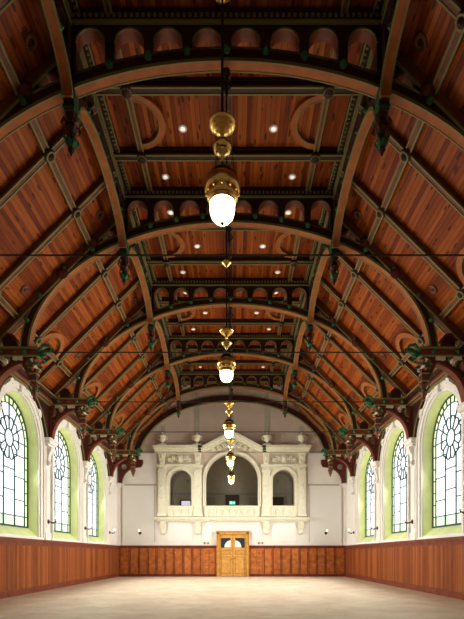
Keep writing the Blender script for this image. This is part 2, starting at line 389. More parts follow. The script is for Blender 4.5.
# --- windows
def make_window(sx, yc, idx):
    xw = sx*HW; xg = sx*(HW+.31); S = -sx        # S points into the hall
    root = empty('window_%d' % idx, (0, 0, 0), kind='structure')
    sp = 4.92
    # reveal: from the wall plane to the glass, slightly splayed, sloping sill
    def outline(hw, z0, zt, n=24):
        return [(hw, z0)] + [(hw*cos(pi*i/n), zt-hw+hw*sin(pi*i/n)) for i in range(n+1)] + [(-hw, z0)]
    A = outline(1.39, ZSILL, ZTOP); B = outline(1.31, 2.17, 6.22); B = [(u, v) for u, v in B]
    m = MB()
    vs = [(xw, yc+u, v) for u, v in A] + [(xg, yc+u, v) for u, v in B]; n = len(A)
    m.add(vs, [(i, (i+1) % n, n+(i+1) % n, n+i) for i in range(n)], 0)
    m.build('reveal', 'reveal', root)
    # glass
    F = lambda u, v, w: (xg + w*S, yc+u, v)
    g = MB(F)
    bo, bi = 1.30, 1.06
    top = [(bi*cos(pi*i/24), sp+bi*sin(pi*i/24), .0) for i in range(25)]
    g.add([(bi, 2.52, 0)] + top + [(-bi, 2.52, 0)], [tuple(range(27))], 0)
    outer = [(bo, 2.17)] + [(bo*cos(pi*i/24), sp+bo*sin(pi*i/24)) for i in range(25)] + [(-bo, 2.17)]
    inner = [(bi, 2.17)] + [(bi*cos(pi*i/24), sp+bi*sin(pi*i/24)) for i in range(25)] + [(-bi, 2.17)]
    k = len(outer)
    g.add([(a, b_, 0) for a, b_ in outer] + [(a, b_, 0) for a, b_ in inner], [(i, i+1, k+i+1, k+i) for i in range(k-1)], 1)
    g.add([(-bi, 2.17, 0), (bi, 2.17, 0), (bi, 2.52, 0), (-bi, 2.52, 0)], [(0, 1, 2, 3)], 2)
    # small green lights in the heart of the rosette
    g.add([(.26*cos(2*pi*i/16), sp+.26*sin(2*pi*i/16), .004) for i in range(16)], [tuple(range(16))], 0)
    g.build('glass', ['clear', 'limeglass', 'greenglass'], root)
    # leading
    l = MB(F); t = .014
    def seg(u0, v0, u1, v1, tt=t):
        d = Vector((u1-u0, v1-v0)); d.normalize(); nx, nz = -d.y*tt, d.x*tt
        l.prism([(u0+nx, v0+nz), (u1+nx, v1+nz), (u1-nx, v1-nz), (u0-nx, v0-nz)], .005, .04)
    def ringl(r, a0=0, a1=360, tt=t, rz=None, n=28):
        l.band(arc(0, sp, r-tt, a0, a1, n), arc(0, sp, r+tt, a0, a1, n), .005, .04)
    ringl(.27); ringl(1.06, 0, 180); ringl(1.29, 0, 180, .025)
    for s in (-1, 1):
        seg(s*1.06, 2.17, s*1.06, sp); seg(s*1.29, 2.17, s*1.29, sp, .025)
        seg(s*.36, 2.17, s*.36, 4.42)
        z = 2.52; j = 0
        while z < sp:
            seg(s*1.06, z, s*1.29, z); z += .4
        for z in (2.92, 3.66, 4.36): seg(s*.36, z+.12, s*1.06, z+.12)
    seg(-1.29, 2.52, 1.29, 2.52); seg(-1.29, 2.19, 1.29, 2.19, .025)
    for z in (3.32, 3.98): seg(-.36, z, .36, z)
    for i in range(15):
        a = pi*i/14; seg(1.06*cos(a), sp+1.06*sin(a), 1.29*cos(a), sp+1.29*sin(a))
    # petals
    for i in range(12):
        a = 2*pi*i/12; seg(.27*cos(a), sp+.27*sin(a), .56*cos(a), sp+.56*sin(a))
        if i <= 6: seg(.60*cos(a), sp+.60*sin(a), 1.06*cos(a), sp+1.06*sin(a))
    for i in range(12):
        a = 2*pi*(i+.5)/12; c = (.53*cos(a), sp+.53*sin(a)); rr = .145
        p0 = [(c[0]+rr*cos(a+pi*(j/8-.5)), c[1]+rr*sin(a+pi*(j/8-.5))) for j in range(9)]
        for q in range(8): seg(*p0[q], *p0[q+1])
    l.build('leading', 'lead', root)
    # moulded surround on the wall
    fr = MB(lambda u, v, w: (xw + w*S, yc+u, v)); zs = ZTOP-1.39
    def sur(r0, r1, w1, z0=ZSILL-.02):
        inn = [(r0, z0)] + arc(0, zs, r0, 0, 180, 28) + [(-r0, z0)]
        out = [(r1, z0)] + arc(0, zs, r1, 0, 180, 28) + [(-r1, z0)]
        fr.band(inn, out, .0, w1, 0)
    sur(1.395, 1.47, .05); sur(1.47, 1.62, .10); sur(1.62, 1.68, .14)
    fr.box(-.14, .14, ZTOP+.0, ZTOP+.25, 0, .17, 0)
    for a in (42, 66, 114, 138):       # stepped blocks of the archivolt
        c, s_ = cos(radians(a)), sin(radians(a)); ux, uz = c*1.73, zs+s_*1.73
        fr.prism([(ux-.11, uz-.12), (ux+.11, uz-.12), (ux+.11, uz+.12), (ux-.11, uz+.12)], 0, .15)
    fr.box(-1.68, 1.68, ZSILL-.14, ZSILL-.02, 0, .12)
    fr.build('window_surround', 'plaster', root)
    return root
idx = 1
for sx in (-1, 1):
    for yc in WIN:
        make_window(sx, yc, idx); idx += 1

# --- pilasters between the windows
for sx, W in ((-1, WL), (1, WR)):
    for y in TR:
        F = lambda u, v, w, sx=sx, y=y: (sx*(HW-w), y+u, v)
        m = MB(F)
        m.box(-.22, .22, 1.78, 5.12, 0, .08); m.box(-.26, .26, 1.78, 2.05, 0, .11)
        m.box(-.15, .15, 2.2, 4.3, .08, .095)
        m.box(-.30, .30, 5.10, 5.17, 0, .22); m.box(-.34, .34, 5.17, 5.30, 0, .28); m.box(-.38, .38, 5.30, 5.36, 0, .32)
        p = m.build('pilaster', 'plaster', W)
        c = MB(F)
        prof = [(.08, 4.45), (.13, 4.42), (.17, 4.50), (.14, 4.62), (.16, 4.80), (.24, 4.98), (.26, 5.10), (.08, 5.10)]
        c2 = MB(lambda u, v, w, F=F: F(w, v, u)); c2.prism(prof, -.10, .10)
        c2.tube([(.15+.055*cos(a), 4.52+.055*sin(a), -.12) for a in [2*pi*i/10 for i in range(11)]], .02, 5)
        c2.tube([(.15+.055*cos(a), 4.52+.055*sin(a), .12) for a in [2*pi*i/10 for i in range(11)]], .02, 5)
        c2.build('scroll_corbel', 'plaster', p)

# --- wainscot
ZW = 1.76
def wainscot(sx, n):
    F = lambda u, v, w: (sx*(HW-w), u, v)
    m = MB(); x = sx*(HW-.05)
    m.add([(x, YF, 0), (x, YB, 0), (x, YB, ZW), (x, YF, ZW)], [(0, 1, 2, 3)], 0, uvs=[(YF, 0), (YB, 0), (YB, ZW), (YF, ZW)])
    m.add([(x, YF, ZW), (x, YB, ZW), (sx*HW, YB, ZW), (sx*HW, YF, ZW)], [(0, 1, 2, 3)], 0, uvs=[(0, 0)]*4)
    o = m.build('trim_%d' % n, 'wainscot', kind='structure')
    c = MB(F); c.box(YF, YB, ZW-.06, ZW+.02, 0, .14); c.box(YF, YB, ZW-.20, ZW-.06, .05, .075); c.box(YF, YB, ZW-.10, ZW-.06, .05, .11)
    c.build('cap_rail', 'red', o)
    c = MB(F); c.box(YF, YB, 0, .16, .05, .09); c.box(YF, YB, .16, .19, .05, .075); c.build('skirting', 'red', o)
    return o
wainscot(-1, 1); wainscot(1, 2)

# --- wall plate cornice above the windows
for sx, W in ((-1, WL), (1, WR)):
    F = lambda u, v, w, sx=sx: (sx*(HW-w), u, v)
    c = MB(F); c.box(YF, YB, 6.56, 6.95, 0, .30, 0); c.box(YF, YB, 6.70, 6.80, .30, .42, 2); c.box(YF, YB, 6.80, 6.84, .30, .45, 1); c.box(YF, YB, 6.58, 6.61, .30, .32, 1); c.box(YF, YB, 6.53, 6.56, .1, .24, 1)
    c.build('wall_plate_cornice', ['red', 'olive', 'dark'], W)

# --- back wall
b = MB(F_XZ)
holes = [arch_poly(0, 4.05, 7.08, 1.50, 28), arch_poly(-2.97, 4.05, 6.15, .635, 20), arch_poly(2.97, 4.05, 6.15, .635, 20)]
b.plate([(-HW-.3, 0), (HW+.3, 0), (HW+.3, SL-HW+.1), (XF+.15, SL-XF), (XF+.15, ZC+.1), (-XF-.15, ZC+.1), (-XF-.15, SL-XF), (-HW-.3, SL-HW+.1)], holes, YB, YB+.35, 0)
WB = b.build('wall_back', 'plaster_pink', kind='structure')
FB = lambda u, v, w: (u, YB-w, v)       # w = projection into the hall
m = MB(FB)      # lower wall in white paint, corner panels
m.box(-4.36, 4.36, ZW, 3.22, 0, .02); 
for s in (-1, 1):
    u0, u1 = sorted((s*4.36, s*(HW-.25)))
    m.box(u0, u1, ZW, 7.1, 0, .02)
m.build('painted_lower_wall', 'plaster', WB)
m = MB(FB)
for s in (-1, 1):
    for a, b_ in ((4.50, 6.30),):
        u0, u1 = sorted((s*a, s*b_)); m.box(u0, u1, 2.02, 5.20, .02, .04)
    u0, u1 = sorted((s*2.30, s*3.70)); m.box(u0, u1, 2.05, 3.02, .02, .045)
    u0, u1 = sorted((s*1.13, s*1.72)); m.box(u0, u1, 2.10, 3.0, .02, .045)
m.build('raised_panel', 'plaster_white', WB)
m = MB(FB)
for s in (-1, 1):
    for c in (2.0, 3.98): m.box(s*c-.13, s*c+.13, 7.5, 10.6 if c < 3 else 8.7, 0, .03)
    u0, u1 = sorted((s*4.36, s*6.2)); m.box(u0, u1, 5.24, 5.34, 0, .04); m.box(u0, u1, 7.15, 7.24, 0, .05)
    u0, u1 = sorted((s*4.44, s*4.47)); m.box(u0, u1, 1.98, 5.24, .02, .03)
    u0, u1 = sorted((s*6.33, s*6.36)); m.box(u0, u1, 1.98, 5.24, .02, .03)
m.build('wall_strips', 'stone_strip', WB)
# corner pilasters of the back wall
m = MB(FB)
for s in (-1, 1):
    u0, u1 = sorted((s*(HW-.16), s*HW)); m.box(u0, u1, ZW, 5.15, 0, .10); u0, u1 = sorted((s*(HW-.24), s*HW)); m.box(u0, u1, 5.15, 5.36, 0, .24)
m.build('corner_pilaster', 'plaster', WB)

# back wainscot: recessed panels in frames
def back_wainscot(n):
    m = MB(FB)
    m.box(-HW+.05, -.88, 0, ZW, 0, .05, 0); m.box(.98, HW-.05, 0, ZW, 0, .05, 0)
    o = m.build('trim_%d' % n, 'panel', kind='structure')
    edges = [-6.5, -5.9, -5.35, -4.85, -4.35, -3.85, -3.35, -2.8, -2.3, -1.78]
    for s in (-1, 1):
        off = .05 if s > 0 else 0
        for i in range(len(edges)-1):
            a, c = edges[i]+.04, edges[i+1]-.04
            u0, u1 = sorted((-s*a + off, -s*c + off))
            p = MB(FB); p.box(u0+.03, u1-.03, .22, ZW-.2, .05, .062, 0)
            for uu in (u0, u1): p.box(uu-.012, uu+.012, .12, ZW-.1, .05, .07, 1)
            p.build('wall_panel', ['panel_light' if (i*7+s) % 3 == 0 and i > 4 else 'panel', 'red'], o)
        # carved six-panel leaf next to the door
        u0, u1 = sorted((s*1.72+off, s*.98+off)) if s > 0 else (-1.70, -.94)
        p = MB(FB); p.box(u0, u1, .1, ZW-.08, .05, .065, 1)
        for r in range(3):
            for q in range(2):
                a = u0+.06+q*(u1-u0-.06)/2; cc = a+(u1-u0-.18)/2; z0 = .16+r*.50
                p.box(a, cc, z0, z0+.43, .065, .085, 0); p.ball(((a+cc)/2, z0+.215, .085), .09, .12, .025, 8, 4, 1)
        p.build('carved_panel', ['panel_light', 'panel'], o)
    c = MB(FB)
    for u0, u1 in ((-HW+.05, -.88), (.98, HW-.05)):
        c.box(u0, u1, ZW-.05, ZW+.03, 0, .13); c.box(u0, u1, ZW-.12, ZW-.05, .05, .08); c.box(u0, u1, 0, .14, .05, .09)
    c.build('cap_rail', 'red', o)
    k = MB(FB)
    for x in (-5.35, -3.85, -3.35, 3.40, 3.90, 5.40):
        for z in (.35, .85, 1.35): k.ball((x+.06, z, .08), .022, n=6, k=4)
    k.build('hinge_studs', 'gold', o)
back_wainscot(3)

# --- double door
def door():
    o = empty('door_1', (0, 0, 0), kind='structure'); cx = .05
    f = MB(FB)
    for s in (-1, 1):
        u0, u1 = sorted((cx+s*.79, cx+s*.93)); f.box(u0, u1, 0, 2.57, .0, .16, 0); 
        u0, u1 = sorted((cx+s*.90, cx+s*.935)); f.box(u0, u1, 0, 2.6, .14, .19, 1)
    f.box(cx-.93, cx+.93, 2.43, 2.57, 0, .16, 0); f.box(cx-.97, cx+.97, 2.55, 2.62, 0, .20, 1)
    f.build('door_frame', ['oak', 'oak_dark'], o)
    for s in (-1, 1):
        F = lambda u, v, w, s=s: FB(cx+s*u, v, w)
        l = MB(F); l.box(.01, .785, .02, 2.43, .02, .07, 0)
        for z0, z1 in ((.14, 1.16), (1.26, 1.52)):
            l.box(.12, .68, z0, z1, .07, .078, 1); l.box(.17, .63, z0+.06, z1-.06, .078, .09, 0)
        l.box(.0, .03, .02, 2.43, .05, .085, 1)
        d = l.build('door_leaf', ['oak', 'oak_dark'], o)
        g = MB(F)
        g.box(.13, .68, 1.66, 2.22, .071, .076, 0); g.build('pane', 'doorglass', d)
        g = MB(F)   # pale fan shape behind the glass, curved glazing bar
        g.prism([(.13, 1.68)] + [(.13+.36*cos(radians(a)), 1.68+.40*sin(radians(a))) for a in range(0, 91, 10)], .077, .08, 0)
        g.build('frosted_fan', 'plaster_white', d)
        h = MB(F); h.lathe([(.03, 0), (.03, .01), (.012, .02), (.012, .05), (.028, .06), (.02, .08)], (0, 0, 0), 8)
        h2 = MB(); h2.lathe([(.03, 0), (.03, -.012), (.012, -.02), (.012, -.05), (.03, -.06), (.018, -.08)], (cx+s*.08, YB-.085, 1.05), 8, axis='y')
        h2.build('door_knob', 'gold', d)
door()

# ------------------------------------------------------------------ gallery behind the screen
YG = 30.2
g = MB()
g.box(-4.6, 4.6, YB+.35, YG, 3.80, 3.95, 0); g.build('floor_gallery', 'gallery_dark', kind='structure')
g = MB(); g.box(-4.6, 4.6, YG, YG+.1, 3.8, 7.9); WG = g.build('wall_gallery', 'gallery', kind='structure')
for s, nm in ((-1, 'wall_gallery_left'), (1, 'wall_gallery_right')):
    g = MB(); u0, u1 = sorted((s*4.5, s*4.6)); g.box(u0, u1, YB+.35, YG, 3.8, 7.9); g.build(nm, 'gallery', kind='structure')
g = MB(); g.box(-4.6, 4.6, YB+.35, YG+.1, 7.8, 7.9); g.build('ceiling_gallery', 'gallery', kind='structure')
g = MB(lambda u, v, w: (u, YG-w, v))
g.box(-4.5, 4.5, 5.15, 5.28, 0, .06)
for c, r in ((-2.9, .85), (2.9, .85)):
    g.band([(c+r, 3.95)]+arc(c, 5.7, r, 0, 180, 18)+[(c-r, 3.95)], [(c+r+.14, 3.95)]+arc(c, 5.7, r+.14, 0, 180, 18)+[(c-r-.14, 3.95)], 0, .1)
    g.ball((c, 6.05, .03), .12, .12, .05)
for c in (-1.6, 1.6): g.box(c-.5, c+.5, 3.95, 5.0, 0, .03)
g.build('gallery_moulding', 'gallery_light', WG)
def gdoor(n, c, w, h):
    g = MB(lambda u, v, w_: (u, YG-w_, v)); g.box(c-w/2, c+w/2, 3.95, 3.95+h, .0, .05, 0)
    g.box(c-w/2-.08, c-w/2, 3.95, 4.03+h, 0, .08, 1); g.box(c+w/2, c+w/2+.08, 3.95, 4.03+h, 0, .08, 1); g.box(c-w/2, c+w/2, 3.95+h, 4.03+h, 0, .08, 1)
    return g.build('door_%d' % n, ['gallery_dark', 'gallery_light'], kind='structure')
gdoor(2, 0, .9, 1.2); gdoor(3, 2.9, .9, 1.05)
g = MB(lambda u, v, w_: (u, YG-w_, v)); g.box(-3.3, -2.72, 4.0, 4.75, .02, .05, 0); g.box(-3.38, -2.64, 4.75, 4.83, 0, .08, 1); g.box(-3.38, -3.3, 3.95, 4.75, 0, .08, 1); g.box(-2.72, -2.64, 3.95, 4.75, 0, .08, 1)
g.build('window_9', ['lilacglass', 'gallery_dark'], kind='structure')
# exit sign
e = empty('exit_sign', (0, YG-.1, 4.62), 'small green lit exit sign with white running figure above the dark gallery door', 'sign')
s = MB(); s.box(-.22, .22, -.03, .045, -.13, .13); s.build('housing', 'iron', e)
s = MB(); s.box(-.20, .20, -.04, -.031, -.11, .11); s.build('sign_face', 'exit', e)
s = MB(lambda u, v, w: (u, -.045+w, v))
s.prism([(.04, -.02), (.04, .02), (.10, .02), (.10, .05), (.16, 0), (.10, -.05), (.10, -.02)], -.002, .002)
s.prism(arc(-.07, .07, .022, 0, 330, 8), -.002, .002)
for q in ([(-.10, .045), (-.05, .045), (-.04, -.02), (-.09, -.02)], [(-.09, -.02), (-.06, -.02), (-.10, -.09), (-.13, -.08)], [(-.06, -.02), (-.035, -.02), (-.01, -.09), (-.04, -.09)], [(-.10, .04), (-.10, .02), (-.15, 0), (-.15, .02)], [(-.05, .045), (-.05, .02), (-.01, .01), (-.01, .03)]): s.prism(q, -.002, .002)
s.build('pictogram', 'exit_white', e)

# ------------------------------------------------------------------ plaster gallery screen
GS = empty('gallery_screen', (0, YB, 3.2), 'pale carved plaster gallery front with three arched openings and a gable on the back wall', 'gallery front')
FG = lambda u, v, w: (u, -w, v-3.2)
def gpart(name, mb, m='stone', parent=GS, label=None): return mb.build(name, m, parent, label=label)
# facing slab with openings
m = MB(FG); 
hl = [arch_poly(0, 4.05, 7.08, 1.50, 28), arch_poly(-2.97, 4.05, 6.15, .635, 20), arch_poly(2.97, 4.05, 6.15, .635, 20)]
m.plate([(-4.28, 3.35), (4.28, 3.35), (4.28, 7.15), (2.0, 7.5), (0, 8.1), (-2.0, 7.5), (-4.28, 7.15)], hl, .0, .08); gpart('facing', m, 'stone_ground', label='warm beige ground behind the carving')
for cx, hw, zt in ((0, 1.5, 7.08), (-2.97, .635, 6.15), (2.97, .635, 6.15)):
    m = MB(FG); sp = zt-hw
    for r0, r1, w in ((0, .10, .15), (.10, .17, .19)):
        m.band([(cx+hw+r0, 4.05)]+arc(cx, sp, hw+r0, 0, 180, 24)+[(cx-hw-r0, 4.05)], [(cx+hw+r1, 4.05)]+arc(cx, sp, hw+r1, 0, 180, 24)+[(cx-hw-r1, 4.05)], .05, w)
    if hw < 1:
        hh = [(cx-hw-.16, 4.07)] + [(cx+hw+.16, 4.07)] + arc(cx, sp, hw+.16, 0, 180, 20)
        m.plate([(cx-.86, 3.45), (cx+.86, 3.45), (cx+.86, 6.40), (cx-.86, 6.40)], [hh], .08, .11)
    gpart('arch_moulding', m)
    # balustrade panel with relief balusters
    m = MB(FG); m.box(cx-hw-.08, cx+hw+.08, 3.45, 4.0, .08, .13); m.box(cx-hw-.1, cx+hw+.1, 4.0, 4.07, -.2, .2)
    n = 8 if hw > 1 else 3
    for i in range(n):
        u = cx - hw + (i+.5)*2*hw/n
        m.tube([(u, 3.52, .13), (u, 3.60, .13), (u, 3.72, .13), (u, 3.84, .13), (u, 3.90, .13)], [.05, .03, .075, .04, .07], 7)
        for s in (-1, 1): m.tube([(u+s*.05, 3.78, .14), (u+s*.11, 3.84, .14), (u+s*.10, 3.90, .14)], .016, 5)
    gpart('balustrade', m)
# rail caps
m = MB(FG)
for cx, hw in ((0, 1.5), (-2.97, .635), (2.97, .635)): m.box(cx-hw, cx+hw, 4.07, 4.10, -.22, .16)
gpart('railing_cap', m, 'panel', label='thin brown rail cap')
# pilasters
for cx in (-4.02, -1.96, 1.96, 4.02):
    m = MB(FG); hw = .22
    m.box(cx-hw, cx+hw, 3.45, 6.35, .08, .18); m.box(cx-hw-.05, cx+hw+.05, 3.45, 3.62, .08, .22)
    m.box(cx-.13, cx+.13, 3.75, 5.9, .18, .20)
    m.box(cx-hw-.04, cx+hw+.04, 6.0, 6.06, .08, .21); m.box(cx-hw-.07, cx+hw+.07, 6.3, 6.42, .08, .24)
    for s in (-1, 1): m.tube([(a, b_, .21) for a, b_, _ in spiral(cx+s*.12, 6.18, .09, 1.2, 90, 12, sgn=s)], .02, 5)
    for z in (4.5, 5.2): m.ball((cx, z, .20), .07, .10, .03, 8, 4)
    gpart('pilaster', m)
# frieze with scroll relief
for s in (-1, 1):
    m = MB(FG); u0, u1 = sorted((s*2.25, s*3.75));     c = s*3.0
    m.ball((c, 6.78, .13), .17, .20, .12, 10, 6); m.tube([(c+.2*cos(a), 6.78+.23*sin(a), .15) for a in [2*pi*i/16 for i in range(17)]], .026, 5)
    for t in (-1, 1):
        for k, (du, r) in enumerate(((.34, .13), (.58, .11))):
            m.tube([(a, b_, .15) for a, b_, _ in spiral(c+t*du, 6.76+.06*(-1)**k, r, 1.4, 180 if t > 0 else 0, 16, sgn=t*(-1)**k)], .045, 5)
        m.ball((c+t*.46, 6.92, .13), .05, .04, .03, 6, 4); m.ball((c+t*.46, 6.62, .13), .05, .04, .03, 6, 4)
    gpart('frieze_relief', m)
    for q in (1.96, 4.02):
        m = MB(FG); cc = s*q
        m.prism([(cc-.13, 6.45), (cc+.13, 6.45), (cc+.18, 6.95), (cc+.2, 7.1), (cc-.2, 7.1), (cc-.18, 6.95)], .08, .22)
        m.ball((cc, 6.88, .22), .10, .12, .06, 8, 5); m.tube([(cc-.1, 6.6, .23), (cc, 6.52, .25), (cc+.1, 6.6, .23)], .025, 5)
        gpart('console', m)
# cornice with gable
for s in (-1, 1):
    m = MB(FG)
    u0, u1 = sorted((s*1.75, s*4.42))
    m.box(u0, u1, 7.10, 7.20, .05, .26); m.box(u0, u1, 7.20, 7.34, .05, .36); u0, u1 = sorted((s*1.7, s*4.5)); m.box(u0, u1, 7.34, 7.50, .05, .46)
    u0, u1 = sorted((s*1.68, s*4.35)); m.box(u0, u1, 6.40, 6.47, .08, .20)
    gpart('cornice', m)
m = MB(FG)
for dz, t, w in ((0, .15, .46), (-.15, .12, .36), (-.27, .09, .26)):
    m.band([(-1.95, 7.38+dz-t+.1), (-1.62, 7.38+dz-t+.1), (0, 8.34+dz-t), (1.62, 7.38+dz-t+.1), (1.95, 7.38+dz-t+.1)], [(-1.95, 7.38+dz+.1), (-1.62, 7.38+dz+.1), (0, 8.34+dz), (1.62, 7.38+dz+.1), (1.95, 7.38+dz+.1)], .05, w)
gpart('gable', m)
m = MB(FG)
m.ball((0, 7.62, .12), .20, .24, .15, 10, 6); m.tube([(.23*cos(a), 7.62+.27*sin(a), .15) for a in [2*pi*i/16 for i in range(17)]], .03, 5)
for t in (-1, 1):
    for du, dz, r in ((.42, .0, .15), (.75, -.14, .13), (1.08, -.24, .11)):
        m.tube([(a, b_, .15) for a, b_, _ in spiral(t*du, 7.56+dz, r, 1.5, 180 if t > 0 else 0, 16, sgn=t)], .048, 5)
    m.ball((t*.3, 7.78, .12), .09, .07, .05, 8, 4)
    m.ball((t*.6, 7.6, .12), .07, .06, .05, 8, 4)
gpart('gable_relief', m)
# ledge and brackets beneath
m = MB(FG); m.box(-4.45, 4.45, 3.22, 3.30, 0, .22); m.box(-4.5, 4.5, 3.30, 3.40, 0, .30); m.box(-4.35, 4.35, 3.16, 3.22, 0, .14); gpart('ledge', m)
for c in (-3.97, -1.96, 1.96, 3.97):
    F = lambda u, v, w, c=c: FG(c+w, v, u)
    m = MB(F); m.prism([(.02, 2.45), (.09, 2.42), (.13, 2.52), (.10, 2.64), (.12, 2.82), (.22, 3.0), (.26, 3.16), (.02, 3.16)], -.14, .14)
    for s in (-1, 1):
        m.tube([(.16+.06*cos(a), 3.03+.06*sin(a), s*.15) for a in [2*pi*i/10 for i in range(11)]], .025, 5)
        m.tube([(.10, 2.95, s*.14), (.08, 2.8, s*.2), (.10, 2.68, s*.12)], [.05, .04, .02], 5)
    m.ball((.13, 2.5, 0), .06, .08, .09, 8, 5)
    gpart('bracket', m)
# urns
urn = None
URN = [(-3.98, 'leftmost pale plaster urn on the gallery cornice'), (-2.0, 'pale plaster urn on the cornice at the left foot of the gable'),
       (2.0, 'pale plaster urn on the cornice at the right foot of the gable'), (3.98, 'rightmost pale plaster urn on the gallery cornice')]
for x, lb in URN:
    if urn is None:
        urn = empty('urn', (x, YB-.28, 7.5), lb, 'urn', 'plaster urns on the gallery cornice'); u = urn
        m = MB(); m.box(-.22, .22, -.13, .13, 0, .08); m.lathe([(.12, .08), (.08, .12), (.05, .18), (.09, .22)], n=12); m.build('pedestal', 'stone', u)
        m = MB(); m.lathe([(.09, .22), (.17, .30), (.20, .42), (.19, .48), (.23, .51), (.23, .54), (.12, .57), (.10, .62), (.05, .66), (.03, .72), (.045, .75), (.01, .80)], n=14); m.build('vase', 'stone', u)
        for s in (-1, 1):
            m = MB(); m.tube([(s*.17, 0, .30), (s*.26, 0, .34), (s*.29, 0, .44), (s*.25, 0, .52), (s*.2, 0, .5)], .024, 6); m.build('handle', 'stone', u)
    else:
        u = copy_tree(urn); u.location = (x, YB-.28, 7.5); u['label'] = lb

# ================================================================== ROOF TRUSSES
EA, EB, EZ = 5.40, 3.50, 6.70
def ell(a, b, t0, t1, n=40): return [(a*cos(radians(t0+(t1-t0)*i/n)), EZ+b*sin(radians(t0+(t1-t0)*i/n))) for i in range(n+1)]
def ez(x, a, b): return EZ + b*sqrt(max(0, 1-(x/a)**2))
RT = .20                                # rib thickness (radial)
def make_truss():
    T = empty('roof_truss', (0, TR[0], 0))
    # arch rib
    m = MB(F_XZ); m.band(ell(EA, EB, 0, 180, 56), ell(EA+RT, EB+RT, 0, 180, 56), -.09, .09, 0)
    m.band(ell(EA+RT-.03, EB+RT-.03, 0, 180, 56), ell(EA+RT+.01, EB+RT+.01, 0, 180, 56), -.10, .10, 1)
    m.build('arch_rib', ['dark', 'olive'], T)
    m = MB(F_XZ); m.band(ell(EA-.035, EB-.035, 0, 180, 56), ell(EA, EB, 0, 180, 56), -.08, .08, 0)
    for s in (-1, 1): w0, w1 = sorted((s*.08, s*.105)); m.band(ell(EA-.045, EB-.045, 0, 180, 56), ell(EA+.015, EB+.015, 0, 180, 56), w0, w1, 1)
    m.build('arch_soffit', ['orange', 'olive'], T, label='orange-brown underside board with olive edges')
    # central arcade
    m = MB(F_XZ); xe = 2.80
    xs = [-xe + 2*xe*i/32 for i in range(33)]
    outer = [(x, ez(x, EA+RT*.8, EB+RT*.8)) for x in xs] + [(xe, 10.95), (-xe, 10.95)]
    holes = []; mould = []
    for k in range(8):
        c = -2.45 + .70*k; hw = .265; zt = 10.74
        lo = lambda x: ez(x, EA+RT, EB+RT)+.02
        z_l, z_r = lo(c-hw), lo(c+hw)
        poly = [(c-hw, z_l), (c+hw, z_r)] + arc(c, zt-hw, hw, 0, 180, 12)
        holes.append(poly); mould.append((c, hw, zt, z_l, z_r))
    m.plate(outer, holes, -.10, .10, 0)
    m.build('arcade', 'dark', T)
    m = MB(F_XZ)
    for c, hw, zt, zl, zr in mould:
        m.band(arc(c, zt-hw, hw-.012, 0, 180, 12), arc(c, zt-hw, hw+.004, 0, 180, 12), -.11, .11, 0)
        m.band(arc(c, zt-hw, hw-.03, 0, 180, 12), arc(c, zt-hw, hw+.0, 0, 180, 12), -.125, -.105, 1)
    m.build('arch_lining', ['red', 'olive'], T, label='red-brown round arch linings')
    # collar beam with dentils
    m = MB(F_XZ); m.box(-XC, XC, 10.83, ZC, -.15, .15, 0); m.box(-XC, XC, 10.80, 10.83, -.17, .17, 1); m.box(-XC, XC, 10.96, 11.0, -.19, .19, 0)
    for k in range(54):
        x = -XC+.06+k*.1045; m.box(x, x+.055, 10.885, 10.94, -.175, .175, 1)
    m.build('collar_beam', ['dark', 'olive'], T)
    for s in (-1, 1):
        F = F_XZ if s > 0 else mirror(F_XZ)
        # principal rafter
        m = MB(F); off = .28
        m.prism([(XC, SL-XC), (XC, SL-XC-off), (HW-.1, SL-HW+.1-off), (HW-.1, SL-HW+.1)], -.12, .12, 0)
        for w in (-.12, .12): m.prism([(XC, SL-XC-off+.01), (XC, SL-XC-off-.03), (HW-.1, SL-HW+.07-off), (HW-.1, SL-HW+.11-off)], w-.02, w+.02, 1)
        m.build('principal_rafter', ['rib', 'olive'], T)
        # side spandrel
        m = MB(F)
        xs = [2.86 + (6.42-2.86)*i/30 for i in range(31)]
        low = [(x, max(ez(x, EA+RT*.7, EB+RT*.7), 6.78) if x < EA+RT*.7 else 6.78) for x in xs]
        up = [(x, SL-x-off+.04) for x in xs]
        i1 = next(i for i, (a, b_) in enumerate(zip(low, up)) if b_[1]-a[1] < .03)
        m.plate(low[:i1]+up[:i1][::-1], [[(3.02, 9.78), (3.42, 9.62), (3.42, 9.72)] + arc(3.22, 9.74, .19, 0, 180, 8)], -.08, .08, 0)
        m.band(arc(3.22, 9.74, .18, 0, 180, 10), arc(3.22, 9.74, .22, 0, 180, 10), -.10, .10, 1)
        m.build('spandrel', ['dark', 'red'], T); m = MB(F)
        i2 = max(i for i, (a, b_) in enumerate(zip(low, up)) if b_[1]-a[1] < .03)+1
        m.plate(low[i2:]+up[i2:][::-1], [[(5.72, 6.83), (6.06, 6.83)] + arc(5.89, 6.98, .17, 0, 180, 8)], -.08, .08, 0)
        m.band(arc(5.89, 6.98, .165, 0, 180, 10), arc(5.89, 6.98, .21, 0, 180, 10), -.10, .10, 1); m.build('spandrel', ['dark', 'red'], T)
        # queen post and drop pendant
        m = MB(F); m.box(2.74, 2.92, 9.25, ZC-.1, -.13, .13, 0)
        m.box(2.725, 2.935, 9.42, 9.48, -.145, .145, 1); m.box(2.725, 2.935, 9.28, 9.34, -.145, .145, 1); m.box(2.725, 2.935, 9.55, 9.60, -.145, .145, 1)
        P = m.build('pendant_post', ['dark', 'green'], T)
        m = MB(); c = (s*2.83, 0, 0)
        m.lathe([(.12, 9.27), (.09, 9.2), (.06, 9.14), (.11, 9.07), (.12, 9.0), (.06, 8.93), (.05, 8.86)], c, 8, 0)
        m.lathe([(.05, 8.88), (.10, 8.82), (.115, 8.76), (.07, 8.70), (.05, 8.66)], c, 8, 1)
        m.lathe([(.05, 8.67), (.065, 8.63), (.03, 8.58), (.01, 8.52)], c, 8, 0)
